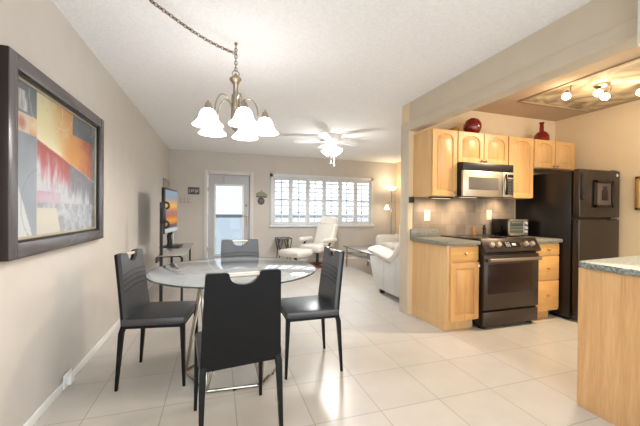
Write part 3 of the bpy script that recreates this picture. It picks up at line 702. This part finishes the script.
# the large framed painting on the left wall
def vnoise(x, y, seed=0):
    def h(i, j): 
        v = math.sin(i*127.1+j*311.7+seed*74.7)*43758.5453; return v-math.floor(v)
    i, j = math.floor(x), math.floor(y); fx, fy = x-i, y-j; fx = fx*fx*(3-2*fx); fy = fy*fy*(3-2*fy)
    return (h(i, j)*(1-fx)+h(i+1, j)*fx)*(1-fy)+(h(i, j+1)*(1-fx)+h(i+1, j+1)*fx)*fy
def fb(x, y, s=0): return .5*vnoise(x, y, s)+.3*vnoise(x*2.1, y*2.1, s+3)+.2*vnoise(x*4.3, y*4.3, s+7)
def mixc(a, b, f): f = max(0, min(1, f)); return tuple(p+(q-p)*f for p, q in zip(a, b))
def paint(u, v):
    u = u*1.22 if u < .205 else .25+(u-.205)*.9434
    n = fb(u*5, v*5, 1); n2 = fb(u*26, v*4, 4); n3 = fb(u*34, v*20, 9); n4 = fb(u*9, v*9, 12)
    diag = .675-.22*(u-.25)/.75+(n4-.5)*.012          # lower edge of the warm field
    g = (u-.25)/.75
    if u < .25:
        if v > .80:
            c = mixc((84, 94, 102), (124, 134, 140), n*1.2)
            if .82 < v < .95 and .02 < u < .2: c = mixc(c, (204, 202, 200), (n2-.48)*5)
        elif v > .68:
            c = mixc((206, 192, 174), (176, 118, 98), (.055-math.hypot(u-.09, (v-.74)*.9))*30+(n4-.5)) if .02 < u < .17 else mixc((206, 140, 96), (222, 204, 166), n4*1.6-.2)
            if u <= .02: c = (120, 128, 134)
        else:
            c = mixc((128, 138, 148), (182, 190, 198), (.66-v)*1.2+(n-.5)*.7)
            if u < .20-.44*v and u > .015: c = mixc(c, (222, 225, 228), .85)
            elif u < .25 and v < .5: c = mixc(c, (150, 160, 168), (u-.1)*4)
    elif v > diag:
        c = mixc((222, 212, 166), (212, 150, 84), (g-.16)*3.0+(n-.5)*1.0)
        c = mixc(c, (164, 84, 68), (g-.58)*3.0+(n4-.5)*1.4)
        c = mixc(c, (232, 226, 200), (.12-(v-diag))*7*(1 if g < .34 else 0)+(n4-.6))
        if g > .52 and v > .83: c = mixc((74, 84, 94), (104, 112, 120), n*1.4)
        c = mixc(c, (196, 176, 120), (n3-.66)*3)
    else:
        d = diag-v
        c = mixc((164, 80, 76), (192, 116, 124), d*3+(n4-.5)*.5)
        if g > .42: c = mixc(c, (124, 124, 130), (g-.42)*9)
        c = mixc(c, (196, 200, 206), (d-.13)*6+(n2-.52)*2.6)
        c = mixc(c, (148, 156, 164), (n3-.56)*2.2+(g-.6)*.25)
        if v < .31 and v > .19 and g < .32: c = mixc(c, (196, 148, 170), .55+(n4-.5))
        if v < .19 and g < .26+.35*(.19-v): c = mixc((220, 214, 194), (200, 200, 194), n*1.1)
        elif v < .23: c = mixc(c, mixc((146, 154, 162), (206, 210, 214), (n3-.3)*2.2), .8)
    if u > .945: c = mixc((96, 104, 112), (150, 156, 160), (n3-.35)*2)
    for (cx, cy, r) in ((.34, .95, .21), (.50, .99, .17), (.30, .20, .26)):   # scratched arcs
        d = abs(math.hypot((u-cx)*1.2, v-cy)-r)
        if d < .004 and not (cy < .5 and u > .25): c = mixc(c, (222, 212, 190) if cy > .5 else (120, 130, 138), .6)
    if abs(u-.25) < .004: c = mixc(c, (204, 196, 180), .6)
    if abs(v-diag) < .004 and u > .25: c = mixc(c, (214, 204, 186), .6)
    return c
PY0, PY1, PZ0, PZ1 = 1.87, 3.178, .965, 1.968
t = thing('framed_painting', 'large abstract painting in a wide dark frame on the left wall', 'painting', (XL+.02, (PY0+PY1)/2, PZ0))
fw_ = .072
cy0, cy1, cz0, cz1 = PY0+fw_+.026, PY1-fw_-.026, PZ0+fw_+.026, PZ1-fw_-.026
nu, nv = 170, 130
me = bpy.data.meshes.new('canvas'); vs = []; fs = []
for j in range(nv+1):
    for i in range(nu+1): vs.append((0, cy0+(cy1-cy0)*i/nu, cz0+(cz1-cz0)*j/nv))
for j in range(nv):
    for i in range(nu): a = j*(nu+1)+i; fs.append((a, a+1, a+nu+2, a+nu+1))
me.from_pydata([Vector(v)-t.location+Vector((XL+.012, 0, 0)) for v in vs], [], fs)
ca = me.color_attributes.new('pigment', 'FLOAT_COLOR', 'POINT')
for j in range(nv+1):
    for i in range(nu+1): ca.data[j*(nu+1)+i].color = lin(tuple(q*.86+2 for q in paint(i/nu, j/nv)))
mt, nt, p = nodes_of('canvas_paint'); at_ = N(nt, 'ShaderNodeVertexColor', layer_name='pigment'); nt.links.new(at_.outputs[0], p.inputs['Base Color']); p.inputs['Roughness'].default_value = .4
me.materials.append(mt); co = bpy.data.objects.new('canvas', me); C.objects.link(co); co.parent = t
def ring(y0, y1, z0, z1, wd, x0, x1, bev=.004):
    b = B()
    for q in ((y0, y0+wd, z0, z1), (y1-wd, y1, z0, z1), (y0+wd, y1-wd, z0, z0+wd), (y0+wd, y1-wd, z1-wd, z1)): box(b, x0, x1, q[0], q[1], q[2], q[3], bev)
    return b
obj('frame', ring(PY0, PY1, PZ0, PZ1, fw_, XL+.002, XL+.05, .002), 'frame_d', t)
obj('frame_side', ring(PY0-.003, PY1+.003, PZ0-.003, PZ1+.003, .012, XL+.001, XL+.048, .001), 'frame_b', t)
obj('rebate', ring(PY0+fw_-.001, PY1-fw_+.001, PZ0+fw_-.001, PZ1-fw_+.001, .014, XL+.002, XL+.036, 0), 'black', t)
obj('fillet', ring(cy0-.015, cy1+.015, cz0-.015, cz1+.015, .015, XL+.002, XL+.02, .001), mat('fillet_wood', (164, 152, 130), .4), t)

# little white cable box on the baseboard
t = thing('wall_jack', 'small white cable jack low on the left wall baseboard', 'jack', (XL+.02, 2.58, 0))
obj('plate', box(B(), XL+.012, XL+.022, 2.52, 2.64, .005, .10, .003), 'white', t); obj('plug', box(B(), XL+.022, XL+.05, 2.55, 2.61, .02, .08, .006), 'white', t)

# ------------------------------------------------------------------ living room
# television on its stand
TA = -.095
t = thing('television', 'flat television showing an orange sunset, on a black stand', 'television', (-.632, 5.06, .88), 0)
def tvm(): return Matrix.Translation((0, 0, 0))
b = box(B(), -.045, 0, -.37, .37, 0, .63, .008); cab = obj('cabinet', b, 'black', t, False)
mt, nt, p = nodes_of('sunset_screen'); tc = N(nt, 'ShaderNodeTexCoord'); sp = N(nt, 'ShaderNodeSeparateXYZ'); nt.links.new(tc.outputs['Generated'], sp.inputs[0])
nz = N(nt, 'ShaderNodeTexNoise', Scale=7.0, Detail=4.0); mpn = N(nt, 'ShaderNodeMapping', Scale=(1, 2, 5)); nt.links.new(tc.outputs['Generated'], mpn.inputs[0]); nt.links.new(mpn.outputs[0], nz.inputs['Vector'])
ad = N(nt, 'ShaderNodeMath', operation='MULTIPLY_ADD'); ad.inputs[1].default_value = .16; nt.links.new(nz.outputs['Fac'], ad.inputs[0]); nt.links.new(sp.outputs[2], ad.inputs[2])
rp = N(nt, 'ShaderNodeValToRGB'); e = rp.color_ramp.elements
e[0].position = .08; e[0].color = lin((150, 70, 30)); e[1].position = 1.0; e[1].color = lin((150, 168, 186))
for pos, col in ((.22, (255, 172, 50)), (.34, (214, 110, 48)), (.46, (150, 130, 130)), (.54, (236, 140, 40)), (.64, (255, 196, 60)), (.74, (224, 170, 110)), (.86, (150, 162, 178))):
    k = e.new(pos); k.color = lin(col)
nt.links.new(ad.outputs[0], rp.inputs[0]); nt.links.new(rp.outputs[0], p.inputs['Emission Color']); p.inputs['Emission Strength'].default_value = .6; p.inputs['Base Color'].default_value = (.01, .01, .01, 1); p.inputs['Roughness'].default_value = .5; p.inputs['Specular IOR Level'].default_value = .15
obj('screen', box(B(), 0, .003, -.345, .345, .105, .605), mt, cab, False)
obj('speaker_bar', box(B(), -.02, .012, -.365, .365, .01, .07, .006), 'silver', t, False)
b = tube(B(), [(-.03, .12, .02), (-.06, .12, -.06), (-.05, .12, -.14), (-.05, .12, -.2055)], [.03, .032, .034, .04], 10)
obj('pedestal', b, 'black', t, False); obj('pedestal_trim', tube(B(), [(-.0, .16, .02), (-.02, .16, -.06), (-.012, .16, -.13), (-.012, .16, -.19)], .014, 8), 'silver', t, False)
obj('pedestal_foot', box(B(), -.15, .12, -.06, .32, -.221, -.205, .004), 'black', t, False)
t.rotation_euler[2] = TA
t = thing('tv_stand', 'black metal stand with grey glass shelves along the left wall', 'tv stand', (-.60, 4.98, 0))
obj('shelf', box(B(), -.68, -.37, 4.22, 5.72, .645, .657, .003), 'shelfglass', t)
obj('shelf', box(B(), -.70, -.42, 4.32, 5.62, .30, .312, .003), 'shelfglass', t)
for (x, y, z1) in ((-.64, 4.24, 1.30), (-.70, 5.66, .645)): obj('post', tube(B(), [(x, y, 0), (x, y, z1)], .024, 4, True, True), 'black', t)
for (x, y) in ((-.42, 4.36), (-.42, 5.6)):
    b = tube(B(), [(x, y, 0), (x, y, .60), (x-.03, y, .628), (-.68, y, .63)], .02, 4, True, True); obj('bracket', b, 'black', t)
obj('crossbar', box(B(), -.71, -.69, 4.27, 5.64, .56, .63, .003), 'black', t)
b = B(); box(b, -.655, -.59, 4.22, 4.28, 1.04, 1.24, .012); torus(b, (-.60, 4.26, 1.26), .04, .013, Matrix.Rotation(PI/2, 4, 'X')); torus(b, (-.60, 4.26, 1.03), .04, .013, Matrix.Rotation(PI/2, 4, 'X'))
obj('cable_clamp', b, 'black', t)
one('media_player', box(B(), -.67, -.45, 4.80, 5.20, .3125, .40, .006), 'black', 'black media box on the lower shelf of the stand', 'media player', (-.57, 5.0, .3125))
t = thing('small_picture', 'small pale framed picture on the left wall behind the television', 'picture', (XL+.02, 6.95, 1.36))
obj('frame', ring(6.62, 7.35, 1.30, 1.80, .03, XL+.001, XL+.025), 'nickel', t); obj('print', box(B(), XL+.001, XL+.012, 6.65, 7.32, 1.33, 1.77), 'plaq_l', t)

# plaques on the back wall
t = thing('wall_plaque', 'dark plaque with pale raised marks on the wall left of the door', 'plaque', (-.487, YB-.01, 1.545), 0)
obj('board', box(B(), -.604, -.371, YB-.016, YB-.001, 1.545, 1.70, .004), 'plaq_d', t)
b = B()
for i in range(5): box(b, -.585+i*.042, -.565+i*.042+.01*(i % 2), YB-.019, YB-.015, 1.58+.015*(i % 3), 1.66-.012*(i % 2))
obj('relief', b, 'plaq_l', t)
t = thing('wall_tile_plaque', 'pale grey patterned plate on the wall below the dark plaque', 'plaque', (-.647, YB-.01, 1.357))
obj('board', box(B(), -.762, -.532, YB-.014, YB-.001, 1.36, 1.50, .003), 'plaq_l', t)
b = B()
for i in range(3):
    for j in range(2): box(b, -.748+i*.073, -.692+i*.073, YB-.017, YB-.013, 1.372+j*.064, 1.428+j*.064, .002)
obj('tile_relief', b, mat('pale_relief', (196, 190, 182), .6, var=.1, scale=40), t)
t = thing('teapot_plaque', 'grey green basket-shaped wall ornament right of the door', 'ornament', (.965, YB-.01, 1.53))
b = prism(B(), [(.855, 1.53), (1.09, 1.53), (1.12, 1.60), (1.085, 1.585), (1.03, 1.635), (.985, 1.645), (.975, 1.68), (.955, 1.68), (.95, 1.645), (.90, 1.63), (.855, 1.60)], YB-.02, YB-.001, 'Y', None, .005)
obj('body', b, mat('sage', (142, 142, 122), .6, var=.2, scale=30), t); obj('base_strip', box(B(), .85, 1.10, YB-.024, YB-.001, 1.51, 1.532, .003), 'plaq_d', t)
one('round_plaque', lathe(B(), [(0, 0), (.082, 0), (.082, .012), (.06, .018), (.055, .012), (0, .014)], 28, (.962, YB-.001, 1.425), Matrix.Rotation(PI/2, 4, 'X')), 'plaq_d', 'round dark medallion on the wall under the basket-shaped ornament', 'medallion', (.962, YB-.001, 1.425))

# ceiling fan
FXc, FYc = 1.84, 5.08
t = thing('ceiling_fan', 'white ceiling fan with lit glass shades in the living room', 'ceiling fan', (FXc, FYc, H))
obj('motor_housing', lathe(B(), [(0, 2.494), (.155, 2.494), (.16, 2.47), (.15, 2.42), (.12, 2.375), (.085, 2.36), (.075, 2.33), (0, 2.33)], 36, (FXc, FYc, 0)), 'white', t)
for k in range(5):
    mtx = Matrix.Translation((FXc, FYc, 2.385)) @ Matrix.Rotation(R_(20+72*k), 4, 'Z') @ Matrix.Rotation(R_(11), 4, 'X')
    poly = [(.20, -.05), (.30, -.062), (.56, -.072), (.62, -.062), (.645, -.03), (.645, .03), (.62, .062), (.56, .072), (.30, .062), (.20, .05)]
    bl = obj('blade', prism(B(), poly, -.004, .004, 'Z', mtx), 'white', t)
    obj('blade_iron', prism(B(), [(.09, -.018), (.2, -.03), (.25, -.03), (.25, .03), (.2, .03), (.09, .018)], -.012, -.004, 'Z', mtx), 'white', bl)
obj('light_kit', lathe(B(), [(0, 2.33), (.05, 2.33), (.06, 2.31), (.055, 2.285), (.03, 2.265), (0, 2.262)], 24, (FXc, FYc, 0)), 'white', t)
for k in range(4):
    a = R_(40+90*k); q = Matrix.Translation((FXc+.055*math.cos(a), FYc+.055*math.sin(a), 2.295)) @ Matrix.Rotation(a, 4, 'Z') @ Matrix.Rotation(R_(-42), 4, 'Y')
    obj('lamp_shade', lathe(B(), [(.02, 0), (.036, -.02), (.05, -.06), (.062, -.10), (.078, -.125), (.074, -.126), (.058, -.1), (.044, -.06), (.03, -.02), (.0, -.008)], 24, (0, 0, 0), q), 'shade_f', t)
point('fan_bulb', (FXc, FYc, 2.07), P_FAN, SOFT, .10); spot('fan_beam', (FXc, FYc, 2.09), (FXc, FYc, 0), P_FAN*6, SOFT, 172, .2, .3)
for dx, z in ((-.02, 2.04), (.035, 2.0)):
    b = tube(B(), [(FXc+dx, FYc-.03, 2.27), (FXc+dx, FYc-.03, z)], .003, 6); lathe(b, [(0, .0), (.014, -.012), (.014, -.024), (0, -.034)], 12, (FXc+dx, FYc-.03, z)); obj('pull_chain', b, 'white', t)

# floor lamp
LX, LY = 4.20, 7.12
t = thing('floor_lamp', 'slim floor lamp with lit bowl and small side shade in the corner', 'lamp', (LX, LY, 0))
obj('base', lathe(B(), [(0, 0), (.13, 0), (.13, .012), (.02, .03), (0, .03)], 30, (LX, LY, 0)), 'nickel', t)
obj('pole', tube(B(), [(LX, LY, .02), (LX, LY, 1.74)], .012, 10), 'nickel', t)
obj('bowl_shade', lathe(B(), [(.015, 1.74), (.06, 1.75), (.11, 1.79), (.135, 1.835), (.128, 1.835), (.10, 1.80), (.055, 1.765), (0, 1.758)], 30, (LX, LY, 0)), 'shade_w', t)
sd = obj('side_arm', tube(B(), [(LX, LY, 1.44), (LX-.05, LY-.01, 1.46), (LX-.12, LY-.02, 1.42), (LX-.14, LY-.025, 1.37)], .007, 8), 'nickel', t)
obj('side_shade', lathe(B(), [(.015, 1.38), (.035, 1.36), (.05, 1.31), (.07, 1.26), (.065, 1.26), (.045, 1.31), (.028, 1.355), (0, 1.365)], 24, (LX-.14, LY-.025, 0)), 'shade_w', sd)
point('floor_lamp_bulb', (LX, LY, 1.93), P_LAMP, WARM, .06); point('side_lamp_bulb', (LX-.14, LY-.025, 1.22), P_LAMP*.35, WARM, .04)

# white swivel recliner and ottoman
rc = thing('recliner', 'white leather swivel recliner on a red wooden base near the window', 'armchair', (2.10, 6.66, 0), R_(128))
# local: faces +Y
obj('base', (lambda b: (torus(b, (0, 0, .02), .27, .022, None, 36, 8), box(b, -.27, .27, -.03, .03, .005, .035, .01), b)[-1])(B()), 'redwood', rc, False)
obj('column', lathe(B(), [(0, .03), (.05, .03), (.035, .06), (.032, .30), (0, .30)], 20), 'black', rc, False)
obj('seat', box(B(), -.27, .27, -.25, .33, .33, .49, .06, 4), 'cream', rc, False)
mtx = Matrix.Translation((0, -.24, .42)) @ Matrix.Rotation(R_(22), 4, 'X')
obj('backrest', (lambda b: (box(b, -.255, .255, -.08, .08, 0, .54, .06, 4, mtx), b)[-1])(B()), 'cream', rc, False)
obj('headrest', box(B(), -.22, .22, -.06, .09, .47, .70, .06, 4, mtx), 'cream', rc, False)
for sx in (-1, 1):
    am = obj('armrest', box(B(), sx*.33-.055, sx*.33+.055, -.24, .22, .53, .63, .045, 4), 'cream', rc, False)
    obj('arm_support', tube(B(), [(sx*.30, .1, .34), (sx*.33, .08, .44), (sx*.33, -.02, .55)], .022, 8), 'black', am, False)
ot = thing('ottoman', 'white leather footstool in front of the swivel recliner', 'footstool', (1.50, 6.20, 0), R_(128))
obj('cushion', box(B(), -.27, .27, -.24, .24, .30, .44, .055, 4), 'cream', ot, False)
obj('column', lathe(B(), [(0, .03), (.04, .03), (.03, .05), (.03, .31), (0, .31)], 18), 'black', ot, False)
b = B(); torus(b, (0, 0, .02), .20, .02, None, 32, 8); box(b, -.2, .2, -.025, .025, .005, .03, .008); obj('base', b, 'redwood', ot, False)

# small wire side table
st_ = thing('side_table', 'small black wire side table against the window wall', 'side table', (1.45, 7.18, 0))
b = B()
tx0, tx1, ty0, ty1, tz = 1.29, 1.61, 7.02, 7.34, .58
obj('tray', box(B(), tx0, tx1, ty0, ty1, tz-.015, tz, .004), 'shelfglass', st_)
obj('rim', tube(B(), [(tx0, ty0, tz), (tx1, ty0, tz), (tx1, ty1, tz), (tx0, ty1, tz), (tx0, ty0, tz), (tx1, ty0, tz)], .012, 6), 'muntin_b' if 'muntin_b' in M else 'black', st_)
for (x, y) in ((tx0, ty0), (tx1, ty0), (tx0, ty1), (tx1, ty1)):
    sx = 1 if x == tx0 else -1
    obj('leg', tube(B(), [(x, y, tz), (x+sx*.05, y, .30), (x+sx*.03, y, 0)], .011, 6), 'black', st_)
    obj('leg', tube(B(), [(x+sx*.12, y, tz), (x+sx*.085, y, .45), (x+sx*.05, y, .30)], .009, 6), 'black', st_)

# sofa behind the kitchen wall, seen from its left end
sf = thing('sofa', 'grey white leather reclining sofa behind the kitchen wall', 'sofa', (3.15, 3.92, 0))
SA0, SA1 = 2.27, 2.50
def side_panel(x0, x1):
    poly = [(3.46, .07), (4.24, .07), (4.38, .18), (4.46, .36), (4.50, .52), (4.30, .55), (3.90, .50), (3.66, .70), (3.48, .86)]
    return prism(B(), poly, x0, x1, 'X', None, .03)
for (x0, x1) in ((SA0, SA1), (3.80, 4.03)):
    ap = obj('side_panel', side_panel(x0, x1), 'cream_s', sf)
    xc = (x0+x1)/2
    b = tube(B(), [(0, 4.60, .575), (0, 4.57, .60), (0, 4.45, .615), (0, 4.25, .60), (0, 4.05, .57), (0, 3.90, .555), (0, 3.80, .60), (0, 3.68, .73), (0, 3.58, .86), (0, 3.52, .92)], [.03, .055, .07, .075, .075, .072, .07, .07, .06, .03], 16)
    for v in b.verts: v.co.x = xc+v.co.x*1.95
    obj('arm_pad', b, 'cream', ap)
    for ys in (4.05, 3.74): obj('seam', tube(B(), [(x0-.002, ys-.02, .10), (x0-.003, ys, .30), (x0-.002, ys-.02, .53)], .003, 6), 'silver', ap)
for k in range(2):
    x0 = SA1+.005+k*.645; x1 = x0+.64
    obj('seat_cushion', box(B(), x0, x1, 3.66, 4.36, .26, .48, .06, 4), 'cream_s', sf)
    obj('back_cushion', box(B(), x0, x1, 3.44, 3.74, .40, .98, .09, 5), 'cream_s', sf)
obj('frame', box(B(), SA0+.05, 3.98, 3.46, 4.3, .10, .28, .01), 'cream_s', sf)
for x in (SA0+.08, 3.92):
    for y in (3.52, 4.22): obj('foot', box(B(), x-.03, x+.03, y-.03, y+.03, 0, .10, .004), 'black', sf)
# second sofa along the right wall
s2 = thing('loveseat', 'cream leather loveseat along the far right wall', 'sofa', (4.0, 6.3, 0))
obj('base', box(B(), 3.66, 4.42, 5.50, 6.75, .06, .40, .04, 3), 'cream', s2)
for (y0, y1) in ((5.40, 5.62), (6.62, 6.84)): obj('arm', box(B(), 3.58, 4.40, y0, y1, .08, .66, .09, 5), 'cream', s2)
for k in range(2): obj('seat_cushion', box(B(), 3.62, 4.15, 5.63+k*.5, 6.12+k*.5, .36, .50, .05, 4), 'cream', s2)
for k in range(2): obj('back_cushion', box(B(), 4.08, 4.44, 5.63+k*.5, 6.12+k*.5, .42, .95, .10, 5), 'cream', s2)
for x in (3.72, 4.35):
    for y in (5.5, 6.74): obj('foot', box(B(), x-.03, x+.03, y-.03, y+.03, 0, .07), 'black', s2)

# glass coffee table
ct = thing('coffee_table', 'low glass coffee table with dark edge beside the sofa', 'coffee table', (2.95, 5.7, 0))
cz = .45
b = box(B(), 2.62, 3.25, 4.95, 6.45, cz-.012, cz, .003); obj('glass_top', b, 'shelfglass', ct)
obj('edge_trim', (lambda b: ([tube(b, p, .008, 6) for p in ([(2.62, 4.95, cz-.006), (3.25, 4.95, cz-.006), (3.25, 6.45, cz-.006), (2.62, 6.45, cz-.006), (2.62, 4.95, cz-.006), (3.25, 4.95, cz-.006)],)], b)[-1])(B()), 'glassrim', ct)
obj('lower_shelf', box(B(), 2.66, 3.21, 5.0, 6.4, .30, .31, .003), 'shelfglass', ct)
obj('shelf_trim', tube(B(), [(2.66, 5.0, .305), (3.21, 5.0, .305), (3.21, 6.4, .305), (2.66, 6.4, .305), (2.66, 5.0, .305), (3.21, 5.0, .305)], .010, 6), 'chrome', ct)
for (x, y) in ((2.68, 5.02), (3.19, 5.02), (2.68, 6.38), (3.19, 6.38)): obj('leg', tube(B(), [(x, y, 0), (x, y, cz-.012)], .018, 12), 'chrome', ct)
